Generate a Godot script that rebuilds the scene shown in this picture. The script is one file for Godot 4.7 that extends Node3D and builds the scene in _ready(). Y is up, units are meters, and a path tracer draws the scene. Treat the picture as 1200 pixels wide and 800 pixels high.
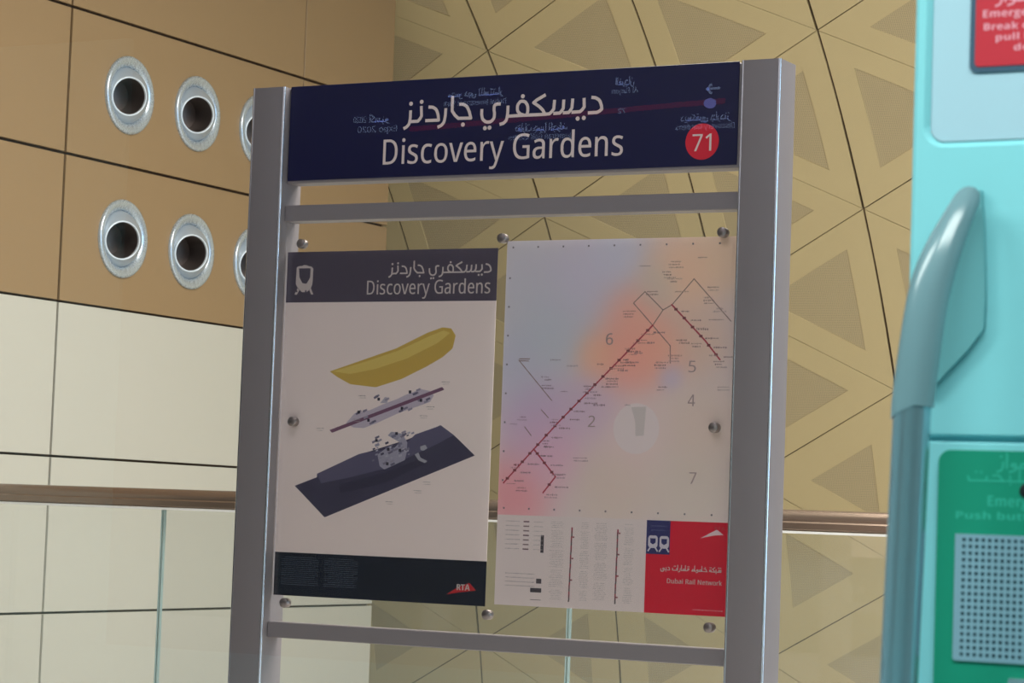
extends Node3D
# A station name sign on a metro platform, seen through the window of a train standing at it.
# Metres, y up. x runs along the platform, -z looks from the train across the platform.

var M := {}
var skin := 0.0006        # how far print and lettering stand off their ground
var rng := RandomNumberGenerator.new()

# ---------------------------------------------------------------- helpers
func mat(called: String, c: Color, rough := 0.6, metal := 0.0) -> StandardMaterial3D:
	var m := StandardMaterial3D.new()
	m.resource_name = called
	m.albedo_color = c
	m.roughness = rough
	m.metallic = metal
	M[called] = m
	return m

func c8(r: int, g: int, b: int) -> Color:
	return Color(r / 255.0, g / 255.0, b / 255.0)

func begin() -> SurfaceTool:
	var st := SurfaceTool.new()
	st.begin(Mesh.PRIMITIVE_TRIANGLES)
	return st

func tri(st: SurfaceTool, a: Vector3, b: Vector3, c: Vector3, na: Vector3, nb := Vector3.ZERO, nc := Vector3.ZERO) -> void:
	if nb == Vector3.ZERO:
		nb = na
		nc = na
	if (b - a).cross(c - a).dot(na + nb + nc) > 0.0:      # front faces run clockwise
		var t := b
		b = c
		c = t
		t = nb
		nb = nc
		nc = t
	for k in [[a, na], [b, nb], [c, nc]]:
		var p: Vector3 = k[0]
		st.set_normal(k[1])
		st.set_uv(Vector2(p.x, -p.y))
		st.add_vertex(p)

func quad(st: SurfaceTool, a: Vector3, b: Vector3, c: Vector3, d: Vector3, n: Vector3) -> void:
	tri(st, a, b, c, n)
	tri(st, a, c, d, n)

func box(st: SurfaceTool, lo: Vector3, hi: Vector3, ch := 0.0) -> void:
	# a box with chamfered edges
	var mid := (lo + hi) / 2.0
	var h := (hi - lo) / 2.0
	var axes := [Vector3.RIGHT, Vector3.UP, Vector3.BACK]
	for i in 3:
		var u: Vector3 = axes[(i + 1) % 3]
		var v: Vector3 = axes[(i + 2) % 3]
		var hu: float = h[(i + 1) % 3] - ch
		var hv: float = h[(i + 2) % 3] - ch
		for s in [-1.0, 1.0]:
			var n: Vector3 = axes[i] * s
			var o: Vector3 = mid + n * h[i]
			quad(st, o - u * hu - v * hv, o + u * hu - v * hv, o + u * hu + v * hv, o - u * hu + v * hv, n)
	if ch <= 0.0:
		return
	for i in 3:
		var w: Vector3 = axes[i]
		var hw: float = h[i] - ch
		var u: Vector3 = axes[(i + 1) % 3]
		var v: Vector3 = axes[(i + 2) % 3]
		var hu: float = h[(i + 1) % 3]
		var hv: float = h[(i + 2) % 3]
		for s in [-1.0, 1.0]:
			for t in [-1.0, 1.0]:
				var p: Vector3 = mid + u * hu * s + v * (hv - ch) * t
				var q: Vector3 = mid + u * (hu - ch) * s + v * hv * t
				quad(st, p - w * hw, p + w * hw, q + w * hw, q - w * hw, (u * s + v * t).normalized())
	for sx in [-1.0, 1.0]:
		for sy in [-1.0, 1.0]:
			for sz in [-1.0, 1.0]:
				var s := Vector3(sx, sy, sz)
				var a := mid + s * (h - Vector3(0, ch, ch))
				var b := mid + s * (h - Vector3(ch, 0, ch))
				var c := mid + s * (h - Vector3(ch, ch, 0))
				tri(st, a, b, c, s.normalized())

func round_rect(x0: float, y0: float, x1: float, y1: float, r: float, n := 6) -> PackedVector2Array:
	var out := PackedVector2Array()
	for k in [[x1 - r, y1 - r, 0], [x0 + r, y1 - r, 1], [x0 + r, y0 + r, 2], [x1 - r, y0 + r, 3]]:
		for i in n + 1:
			var a: float = (k[2] + float(i) / n) * PI / 2
			out.append(Vector2(k[0] + r * cos(a), k[1] + r * sin(a)))
	return out

func prism(st: SurfaceTool, poly: PackedVector2Array, z0: float, z1: float, xf := Transform3D(), smooth_sides := true) -> void:
	# an outline in x and y, drawn out along z
	var p := poly
	if Geometry2D.is_polygon_clockwise(p):
		p = p.duplicate()
		p.reverse()
	var n := p.size()
	var idx := Geometry2D.triangulate_polygon(p)
	for i in range(0, idx.size(), 3):
		for z in [z0, z1]:
			var nn := (xf.basis * Vector3(0, 0, 1 if z == maxf(z0, z1) else -1)).normalized()
			tri(st, xf * Vector3(p[idx[i]].x, p[idx[i]].y, z), xf * Vector3(p[idx[i + 1]].x, p[idx[i + 1]].y, z), xf * Vector3(p[idx[i + 2]].x, p[idx[i + 2]].y, z), nn)
	var nrm: Array[Vector2] = []
	for i in n:
		var e := p[(i + 1) % n] - p[i]
		nrm.append(Vector2(e.y, -e.x).normalized())
	for i in n:
		var j := (i + 1) % n
		var na := nrm[i]
		var nb := nrm[i]
		if smooth_sides:
			var before := nrm[(i + n - 1) % n]
			var after := nrm[j]
			if before.dot(nrm[i]) > 0.8:
				na = (before + nrm[i]).normalized()
			if after.dot(nrm[i]) > 0.8:
				nb = (after + nrm[i]).normalized()
		var a := xf * Vector3(p[i].x, p[i].y, z0)
		var b := xf * Vector3(p[j].x, p[j].y, z0)
		var c := xf * Vector3(p[j].x, p[j].y, z1)
		var d := xf * Vector3(p[i].x, p[i].y, z1)
		var va := (xf.basis * Vector3(na.x, na.y, 0)).normalized()
		var vb := (xf.basis * Vector3(nb.x, nb.y, 0)).normalized()
		tri(st, a, b, c, va, vb, vb)
		tri(st, a, c, d, va, vb, va)

func lathe(st: SurfaceTool, prof: Array, xf := Transform3D(), seg := 48, sharp := 0.5) -> void:
	# prof: [radius, height] pairs turned round the z axis; the outside lies to the right of its run
	var n := prof.size()
	var en: Array[Vector2] = []
	for i in n - 1:
		var e := Vector2(prof[i + 1][0] - prof[i][0], prof[i + 1][1] - prof[i][1])
		en.append(Vector2(e.y, -e.x).normalized())
	for i in n - 1:
		var n0: Vector2 = en[i]
		var n1: Vector2 = en[i]
		if i > 0 and en[i - 1].dot(en[i]) > sharp:
			n0 = (en[i - 1] + en[i]).normalized()
		if i < n - 2 and en[i + 1].dot(en[i]) > sharp:
			n1 = (en[i + 1] + en[i]).normalized()
		for k in seg:
			var a0 := TAU * k / seg
			var a1 := TAU * (k + 1) / seg
			var q := []
			for t in [[a0, i, n0], [a1, i, n0], [a1, i + 1, n1], [a0, i + 1, n1]]:
				var cs := cos(t[0])
				var sn := sin(t[0])
				var r: float = prof[t[1]][0]
				q.append([xf * Vector3(r * cs, r * sn, prof[t[1]][1]), (xf.basis * Vector3(t[2].x * cs, t[2].x * sn, t[2].y)).normalized()])
			if prof[i][0] > 1e-6:
				tri(st, q[0][0], q[1][0], q[2][0], q[0][1], q[1][1], q[2][1])
			if prof[i + 1][0] > 1e-6:
				tri(st, q[0][0], q[2][0], q[3][0], q[0][1], q[2][1], q[3][1])

func sweep(st: SurfaceTool, pts: Array, radii: Array, flat := 1.0, seg := 20, slant := 0.0) -> void:
	# an oval tube along a path; flat is its depth in z over its width
	var n := pts.size()
	var rings := []
	for i in n:
		var t: Vector3 = (pts[mini(i + 1, n - 1)] - pts[maxi(i - 1, 0)]).normalized()
		var side := t.cross(Vector3.BACK).normalized()
		var up := side.cross(t).normalized()
		var ring := []
		for k in seg:
			var a := TAU * k / seg
			var off: Vector3 = side * cos(a) * radii[i] + up * sin(a) * radii[i] * flat
			if i == n - 1:
				off.y += off.x * slant
			ring.append([pts[i] + off, (side * cos(a) + up * sin(a) / flat).normalized()])
		rings.append(ring)
	for i in n - 1:
		for k in seg:
			var j := (k + 1) % seg
			var a: Array = rings[i][k]
			var b: Array = rings[i][j]
			var c: Array = rings[i + 1][j]
			var d: Array = rings[i + 1][k]
			tri(st, a[0], b[0], c[0], a[1], b[1], c[1])
			tri(st, a[0], c[0], d[0], a[1], c[1], d[1])
	for e in [0, n - 1]:
		var t: Vector3 = (pts[0] - pts[1] if e == 0 else pts[n - 1] - pts[n - 2]).normalized()
		for k in seg:
			tri(st, pts[e], rings[e][k][0], rings[e][(k + 1) % seg][0], t)

func obj(called: String, st: SurfaceTool, m: Material, parent: Node = null) -> MeshInstance3D:
	return put(called, st.commit(), m, parent)

func put(called: String, mesh: Mesh, m: Material, parent: Node = null) -> MeshInstance3D:
	var o := MeshInstance3D.new()
	o.name = called
	o.mesh = mesh
	o.material_override = m
	o.cast_shadow = GeometryInstance3D.SHADOW_CASTING_SETTING_ON
	(parent if parent else self).add_child(o, true)
	if parent == null and get_child_count():
		numbered(o, called)
	else:
		numbered(o, called)
	return o

var used := {}
func numbered(o: Node, called: String) -> void:
	var key := "%d/%s" % [o.get_parent().get_instance_id(), called]
	if used.has(key):
		o.name = "%s_%03d" % [called, used[key]]
		used[key] += 1
	else:
		o.name = called
		used[key] = 1

func thing(called: String, label: String, category: String, at := Vector3.ZERO, group := "") -> Node3D:
	var o := Node3D.new()
	add_child(o, true)
	numbered(o, called)
	o.position = at
	o.set_meta("label", label)
	o.set_meta("category", category)
	if group:
		o.set_meta("group", group)
	return o

func structure(o: Node, label: String, category: String) -> Node:
	o.set_meta("kind", "structure")
	o.set_meta("label", label)
	o.set_meta("category", category)
	return o

# ---------------------------------------------------------------- lettering
func latin(called: String, text: String, x0: float, x1: float, base: float, cap: float, z: float, m: Material, parent: Node, font := "Droid Sans", weight := 400, back := false) -> MeshInstance3D:
	# from x0 to x1, standing on base, capitals (or figures) cap high; a skin 0.6 mm thick
	var tm := TextMesh.new()
	var f := SystemFont.new()
	f.font_names = PackedStringArray([font])
	f.font_weight = weight
	tm.font = f
	tm.text = text
	tm.font_size = 64
	tm.pixel_size = 0.01
	tm.depth = 0.02
	tm.curve_step = 1.0
	tm.horizontal_alignment = HORIZONTAL_ALIGNMENT_LEFT
	tm.vertical_alignment = VERTICAL_ALIGNMENT_BOTTOM
	var arr := tm.get_mesh_arrays()
	var v: PackedVector3Array = arr[Mesh.ARRAY_VERTEX]
	var nn: PackedVector3Array = arr[Mesh.ARRAY_NORMAL]
	var lo := v[0]
	var hi := v[0]
	for p in v:
		lo = lo.min(p)
		hi = hi.max(p)
	# the height of a capital in this face is 0.714 em; the base line is where a letter without a tail stands
	var em := 0.64
	var kx := (x1 - x0) / (hi.x - lo.x)
	var ky := cap / (0.714 * em)
	var probe := TextMesh.new()
	probe.font = f
	probe.text = "H" + text
	probe.font_size = 64
	probe.pixel_size = 0.01
	probe.depth = 0.02
	probe.horizontal_alignment = HORIZONTAL_ALIGNMENT_LEFT
	probe.vertical_alignment = VERTICAL_ALIGNMENT_BOTTOM
	var pv: PackedVector3Array = probe.get_mesh_arrays()[Mesh.ARRAY_VERTEX]
	var foot := 1e9
	for p in pv:
		if p.x < 0.30 * em:
			foot = minf(foot, p.y)
	var kz := skin / (hi.z - lo.z)
	for i in v.size():
		var p := v[i]
		var x := (p.x - lo.x) * kx
		v[i] = Vector3(x1 - x if back else x0 + x, base + (p.y - foot) * ky, z + ((hi.z - p.z) * kz - skin if back else (p.z - lo.z) * kz))
		nn[i] = Vector3(-nn[i].x, nn[i].y, -nn[i].z) if back else nn[i]
	var out := []
	out.resize(Mesh.ARRAY_MAX)
	out[Mesh.ARRAY_VERTEX] = v
	out[Mesh.ARRAY_NORMAL] = nn
	out[Mesh.ARRAY_INDEX] = arr[Mesh.ARRAY_INDEX]
	var am := ArrayMesh.new()
	am.add_surface_from_arrays(Mesh.PRIMITIVE_TRIANGLES, out)
	return put(called, am, m, parent)

func disc(c: Vector2, r: float, n := 10) -> PackedVector2Array:
	var p := PackedVector2Array()
	for i in n:
		p.append(c + Vector2(cos(TAU * i / n), sin(TAU * i / n)) * r)
	return p

func stroke(st: SurfaceTool, p: PackedVector2Array, w: float, xf: Transform3D, lift := 0.0, fine := true) -> void:
	# a pen line of width w as a flat skin; each line is a hair thicker than the last, so that skins never coincide
	var shapes := Geometry2D.offset_polyline(p, w / 2, Geometry2D.JOIN_ROUND if fine else Geometry2D.JOIN_MITER, Geometry2D.END_BUTT if fine else Geometry2D.END_SQUARE)
	if shapes.size() == 1 and Geometry2D.triangulate_polygon(shapes[0]).size() > 0:
		prism(st, shapes[0], 0.0, skin * 0.8 + lift, xf, false)
	elif p.size() > 2:
		var h := p.size() / 2
		stroke(st, p.slice(0, h + 1), w, xf, lift, fine)
		stroke(st, p.slice(h), w, xf, lift + 4e-6, fine)

func smooth(p: PackedVector2Array) -> PackedVector2Array:
	# one pass that rounds the bends of a pen line
	var out := PackedVector2Array([p[0]])
	for i in range(1, p.size() - 1):
		var a := (p[i] - p[i - 1]).normalized().dot((p[i + 1] - p[i]).normalized())
		if a > -0.1 and a < 0.97:
			var k := 0.34
			out.append(p[i].lerp(p[i - 1], k))
			out.append(p[i] * 0.7 + (p[i - 1] + p[i + 1]) * 0.15)
			out.append(p[i].lerp(p[i + 1], k))
		else:
			out.append(p[i])
	out.append(p[-1])
	return out

const HS := [[3490,1666,3488,1408,3436,1286,3310,1226],[3782,1758,3809,1394,3488,1392],[3985,1724,4156,1711,4250,1577,4276,1396,3908,1399],[4464,1675,4457,1444,4407,1286,4255,1224],[4638,1960,4641,1418,5158,1408,5089,1632,4980,1747,4829,1754],[5951,1709,5813,1716,5765,1632,5807,1447,5760,1327,5642,1277,5508,1323,5448,1432,5448,1610],[6151,1661,6148,1402,6092,1258,5942,1222],[6140,1409,6584,1414,7058,1411,7142,1414,7052,1560,6830,1700,6916,1762,7141,1873],[6584,1414,6439,1466,6389,1589,6435,1724,6536,1762,6647,1705,6693,1560,6665,1422],[7058,1411,7361,1422,7382,1741],[7361,1422,7612,1426,7623,1736],[7612,1426,7836,1429,7857,1749],[7836,1429,8168,1435,8149,1750],[8341,1756,8497,1734,8601,1610,8625,1400,8262,1395]]
const HD := [[3493,1827],[3788,1860],[4948,1260],[5550,1150],[5674,1157],[6538,1865],[8001,1274],[8160,1283]]
func station_arabic(xf: Transform3D, pen: float, k := 1.0) -> SurfaceTool:
	var st := begin()
	var n := 0
	for s in HS:
		var p := PackedVector2Array()
		for i in range(0, s.size(), 2):
			p.append(Vector2(s[i], s[i + 1]) * k)
		# offset_polyline rounds to a fine grid: work in tenths of a millimetre
		n += 1
		var big := xf * Transform3D(Basis.from_scale(Vector3(1e-4, 1e-4, 1)), Vector3.ZERO)
		stroke(st, smooth(p), pen * 1e4, big, n * 1e-5)
	for d in HD:
		prism(st, disc(Vector2(d[0], d[1]) * 1e-4 * k, pen * 0.68, 14), 0.0, 0.0006, xf, false)
	return st

# letters as pen strokes, run from right to left: [advance, strokes, dots]; i, m, f, s: first, middle, last, alone
var L := {}
func letters() -> void:
	var loop := [.42, .35, .34, .52, .2, .52, .1, .35, .18, .16, .34, .14, .42, .35]
	L = {
		"alef_s": [.3, [[.15, 1.2, .15, 0]], []], "alef_f": [.36, [[0, 0, .2, 0, .2, 1.2]], []],
		"dal_s": [.7, [[.4, .65, .2, .55, .1, .2, .12, 0, .6, 0]], []],
		"ra_s": [.5, [[.1, .45, .12, 0, .24, -.25, .48, -.35]], []], "ra_f": [.5, [[0, 0, .12, 0], [.12, .45, .14, 0, .26, -.25, .5, -.35]], []],
		"waw_s": [.6, [[.12, .1, .2, .35, .4, .35, .45, .15, .12, .05, .2, -.2, .55, -.35]], []], "waw_f": [.6, [[0, 0, .12, .05], [.12, .1, .2, .35, .4, .35, .45, .15, .12, .05, .2, -.2, .55, -.35]], []],
		"lam_i": [.45, [[.15, 1.2, .15, 0, .45, 0]], []], "lam_m": [.42, [[0, 0, .42, 0], [.2, 1.2, .2, 0]], []],
		"meem_i": [.55, [[.1, 0, .1, .3, .4, .3, .4, 0, .1, 0, .55, 0]], []], "meem_m": [.6, [[0, 0, .6, 0], [.1, 0, .12, .3, .45, .3, .48, 0]], []],
		"hah_i": [.8, [[.6, .65, .35, .65, .15, .4, 0, 0, .8, 0]], []], "hah_m": [.85, [[0, 0, .85, 0], [.6, .6, .3, .6, .1, 0]], []],
		"ain_i": [.62, [[.5, .6, .25, .62, .1, .4, .2, .15, .62, 0]], []], "ain_f": [.7, [[0, 0, .15, .1, .1, .4, .45, .4, .3, .1, .15, -.2, .3, -.45, .65, -.4]], []],
		"seen_i": [.85, [[.05, .5, .05, 0, .3, 0, .3, .48], [.3, 0, .55, 0, .55, .5], [.55, 0, .85, 0]], []], "seen_m": [.85, [[0, 0, .1, 0, .1, .5], [.1, 0, .35, 0, .35, .48], [.35, 0, .6, 0, .6, .5], [.6, 0, .85, 0]], []],
		"tooth_i": [.5, [[.15, .55, .15, 0, .5, 0]], []], "tooth_m": [.5, [[0, 0, .5, 0], [.25, .55, .25, 0]], []],
		"feh_i": [.6, [loop, [.3, .14, .6, 0]], []], "feh_m": [.65, [[0, 0, .65, 0], loop], []], "feh_f": [1.1, [[0, 0, .35, .1], loop, [.3, .1, 1.0, 0, 1.05, .3]], []],
		"tah_m": [.95, [[0, 0, .95, 0], [.3, 0, .5, .35, .75, .35, .8, .1, .7, 0], [.3, 0, .3, 1.2]], []],
		"kaf_i": [.65, [[0, 1.05, .5, .65, .15, .3, .1, 0, .65, 0]], []],
		"heh_f": [.6, [[0, 0, .15, .05], [.15, .1, .2, .45, .45, .4, .5, .1, .15, .05]], []],
		"bowl_s": [1.05, [[.05, .45, .1, 0, .95, 0, 1.0, .45]], []], "noon_s": [.85, [[.05, .4, .1, -.2, .4, -.4, .7, -.2, .75, .25]], []],
		"yeh_f": [.95, [[0, 0, .1, .4, .35, .4, .35, .1, .2, -.15, .4, -.4, .75, -.35, .85, 0, .82, .2]], []],
	}

func arabic(called: String, word: Array, x0: float, x1: float, base: float, size: float, z: float, m: Material, parent: Node, back := false) -> MeshInstance3D:
	# word: letter names, right to left; "+1u" style marks give dots (count, above a or below b) to the letter before; " " a gap
	var x := 0.0
	var pens: Array[PackedVector2Array] = []
	var spots: Array[Vector2] = []
	var mid := 0.0
	for w in word:
		if w == " ":
			x += 0.45
		elif w.begins_with("+"):
			var y: float = 0.95 if w[2] == "a" else -0.32
			if w[2] == "h":
				y = 1.45
			for k in int(w[1]):
				spots.append(Vector2(mid + (k - (int(w[1]) - 1) / 2.0) * 0.26, y))
		else:
			var d: Array = L[w]
			for s in d[1]:
				var p := PackedVector2Array()
				for i in range(0, s.size(), 2):
					p.append(Vector2(x + s[i], s[i + 1]))
				pens.append(p)
			mid = x + d[0] * 0.45
			x += d[0]
	var k := (x1 - x0) / x
	var st := begin()
	var xf := Transform3D(Basis(), Vector3(0, base, z - (skin if back else 0.0)))
	var lift := 0.0
	for p in pens:
		var q := PackedVector2Array()
		for v in p:
			q.append(Vector2(x0 + v.x * k if back else x1 - v.x * k, v.y * size) * 1e4)
		lift += 3e-6
		stroke(st, q, size * 0.17 * 1e4, xf * Transform3D(Basis.from_scale(Vector3(1e-4, 1e-4, 1)), Vector3.ZERO), lift, false)
	for v in spots:
		prism(st, disc(Vector2(x0 + v.x * k if back else x1 - v.x * k, v.y * size), size * 0.12, 8), 0.0, skin, xf, false)
	return obj(called, st, m, parent)

# ---------------------------------------------------------------- print (posters are flat print)
func fill_poly(im: Image, p: PackedVector2Array, c: Color) -> void:
	var y0 := 1e9
	var y1 := -1e9
	for v in p:
		y0 = minf(y0, v.y)
		y1 = maxf(y1, v.y)
	for y in range(maxi(0, int(y0)), mini(im.get_height() - 1, int(y1)) + 1):
		var xs := []
		for i in p.size():
			var a := p[i]
			var b := p[(i + 1) % p.size()]
			if (a.y <= y + 0.5) != (b.y <= y + 0.5):
				xs.append(a.x + (y + 0.5 - a.y) / (b.y - a.y) * (b.x - a.x))
		xs.sort()
		for i in range(0, xs.size() - 1, 2):
			var xa := int(round(xs[i]))
			var xb := int(round(xs[i + 1]))
			if xb > xa:
				im.fill_rect(Rect2i(xa, y, xb - xa, 1), c)

func fill_line(im: Image, p: PackedVector2Array, w: float, c: Color) -> void:
	for i in p.size() - 1:
		var s := (p[i + 1] - p[i]).normalized().orthogonal() * w / 2
		var e := (p[i + 1] - p[i]).normalized() * w / 2
		fill_poly(im, PackedVector2Array([p[i] - s - e, p[i] + s - e, p[i + 1] + s + e, p[i + 1] - s + e]), c)

const PX := 1700.0   # pixels of print per metre
func pts(a: Array) -> PackedVector2Array:
	var p := PackedVector2Array()
	for i in range(0, a.size(), 2):
		p.append(Vector2(a[i], a[i + 1]) * 1e-4 * PX)
	return p

func scribble(im: Image, at: Vector2, w: float, h: float, c: Color) -> void:
	# a line of print too small to read
	var x := at.x - w / 2
	while x < at.x + w / 2:
		var k := rng.randf_range(2.0, 6.0)
		var hh := h * rng.randf_range(0.5, 1.0)
		im.fill_rect(Rect2i(int(x), int(at.y - hh / 2), maxi(1, int(k)), maxi(1, int(hh))), c)
		x += k + rng.randf_range(1.0, 3.0)

func printed(called: String, im: Image, x0: float, y0: float, size: Vector2) -> StandardMaterial3D:
	im.generate_mipmaps()
	var m := mat(called, Color.WHITE, 0.55)
	m.metallic_specular = 0.25
	m.albedo_texture = ImageTexture.create_from_image(im)
	m.texture_repeat = false
	# tri() lays uv = (x, -y) in the sheet's own metres, from its top left corner
	m.uv1_scale = Vector3(1.0 / size.x, 1.0 / size.y, 1)
	return m

func station_print() -> Image:
	var paper := c8(238, 220, 214)
	var im := Image.create(1003, 1430, false, Image.FORMAT_RGB8)
	im.fill(paper)
	im.fill_rect(Rect2i(0, 0, 1003, 212), c8(80, 70, 86))
	im.fill_rect(Rect2i(0, 1252, 1003, 178), c8(14, 18, 38))
	var ink := c8(205, 190, 186)
	fill_poly(im, pts([277,385,329,351,437,348,477,326,571,327,612,351,707,364,763,415,755,797,720,888,604,993,456,992,329,883,270,791]), ink)
	fill_poly(im, pts([346,404,683,409,680,637,580,788,464,771,370,633]), c8(80, 70, 86))
	fill_poly(im, pts([324,895,386,941,311,1059,243,1047]), ink)
	fill_poly(im, pts([669,944,712,887,795,1052,728,1056]), ink)
	for d in [[52, 165], [97, 165]]:
		fill_poly(im, disc(Vector2(d[0], d[1]), 4.0), c8(80, 70, 86))
	fill_poly(im, pts([1360,2939,2295,2655,3218,2375,4053,2007,4469,1874,4715,1899,4841,2070,4771,2374,4500,2588,4088,2803,3394,3113,2687,3315,1960,3246,1586,3075]), c8(202, 168, 80))
	fill_poly(im, pts([1448,2938,2369,2698,3291,2424,4127,2081,4507,1947,4685,2009,4345,2252,3514,2621,2666,2870,1948,2998]), c8(220, 192, 104))
	fill_poly(im, pts([1890,4188,2115,3952,2545,3869,2898,3727,3320,3584,3529,3490,3948,3348,4196,3392,4306,3498,4208,3651,3896,3755,3371,3921,2739,4181,2385,4304,2095,4293]), c8(190, 176, 190))
	fill_poly(im, pts([2825,3697,2961,3541,3052,3571,3022,3695]), c8(180, 172, 184))
	fill_poly(im, pts([1423,4365,4525,3292,4587,3358,1500,4429]), c8(118, 80, 104))
	fill_poly(im, pts([488,5741,1118,5517,1114,5434,2282,4933,2568,4866,3649,4547,4524,4200,4906,4436,5480,4900,1386,6481]), c8(66, 60, 84))
	fill_poly(im, pts([1737,5687,3022,5368,3953,5021,4099,5139,3033,5613,1796,5892]), c8(56, 51, 74))
	fill_poly(im, pts([1115,5446,2283,4941,2568,4878,2996,4816,3560,4683,3832,4434,4525,4208,4883,4437,4314,4710,3017,5266,1972,5516,1248,5659]), c8(92, 86, 112))
	fill_poly(im, pts([2811,4931,3042,4775,3234,4799,3415,4625,3075,4467,3166,4376,3477,4419,3628,4621,3617,4886,3577,5049,3018,5286,2881,5207]), c8(160, 154, 170))
	for k in 34:       # rooms and stairs on the plan
		var f := Vector2(rng.randf(), rng.randf())
		var q := Vector2(440, 850).lerp(Vector2(650, 770), f.x) + Vector2(-6, -50).lerp(Vector2(24, 54), f.y)
		var e := rng.randf_range(7, 20)
		fill_poly(im, PackedVector2Array([q, q + Vector2(e, -e * 0.4), q + Vector2(e * 1.25, e * 0.1), q + Vector2(e * 0.25, e * 0.5)]), [c8(150, 144, 162), c8(178, 172, 186), c8(72, 66, 88), c8(120, 116, 138)][k % 4])
	fill_poly(im, pts([3986,4716,4125,4673,4185,4753,4084,4815,3999,4797]), c8(172, 168, 178))
	fill_poly(im, pts([3844,4909,3945,4859,4007,4979,4198,5056,4135,5106,3954,5045]), c8(168, 164, 174))
	var sq := pts([2784,3605,2240,3920,2520,4117,3650,3421,3960,3623,3445,3813,2766,4596,3109,4805,3430,4823,3096,5151,3323,4418])
	for p in sq:
		im.fill_rect(Rect2i(int(p.x) - 6, int(p.y) - 6, 12, 12), c8(48, 44, 58))
	for p in sq:     # stairs and lifts beside the markers
		for k in 3:
			var q := p + Vector2(rng.randf_range(-26, 30), rng.randf_range(-14, 14))
			fill_poly(im, PackedVector2Array([q, q + Vector2(20, -8), q + Vector2(24, -1), q + Vector2(5, 8)]), [c8(128, 120, 138), c8(150, 142, 158), c8(104, 98, 118)][k])
	for p in sq:
		im.fill_rect(Rect2i(int(p.x) - 6, int(p.y) - 6, 12, 12), c8(48, 44, 58))
	for p in pts([2312,3526,2187,4097,4607,3176,4213,3773,4047,3988,1146,4329,4211,5562,3963,5771,3197,6057]):
		scribble(im, p, 34, 5, c8(150, 138, 138))
		scribble(im, p + Vector2(2, 9), 26, 4, c8(160, 148, 146))
	for k in 15:      # two columns of small print in the dark band
		scribble(im, Vector2(125, 1272 + k * 8), 180 if k % 5 else 150, 4, c8(84, 98, 116))
		scribble(im, Vector2(325, 1272 + k * 8), 160 if k % 4 else 120, 4, c8(84, 98, 116))
	fill_poly(im, pts([4854,8179,5132,8009,5462,7882,5649,8053,5188,8119]), c8(196, 34, 44))
	return im

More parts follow.
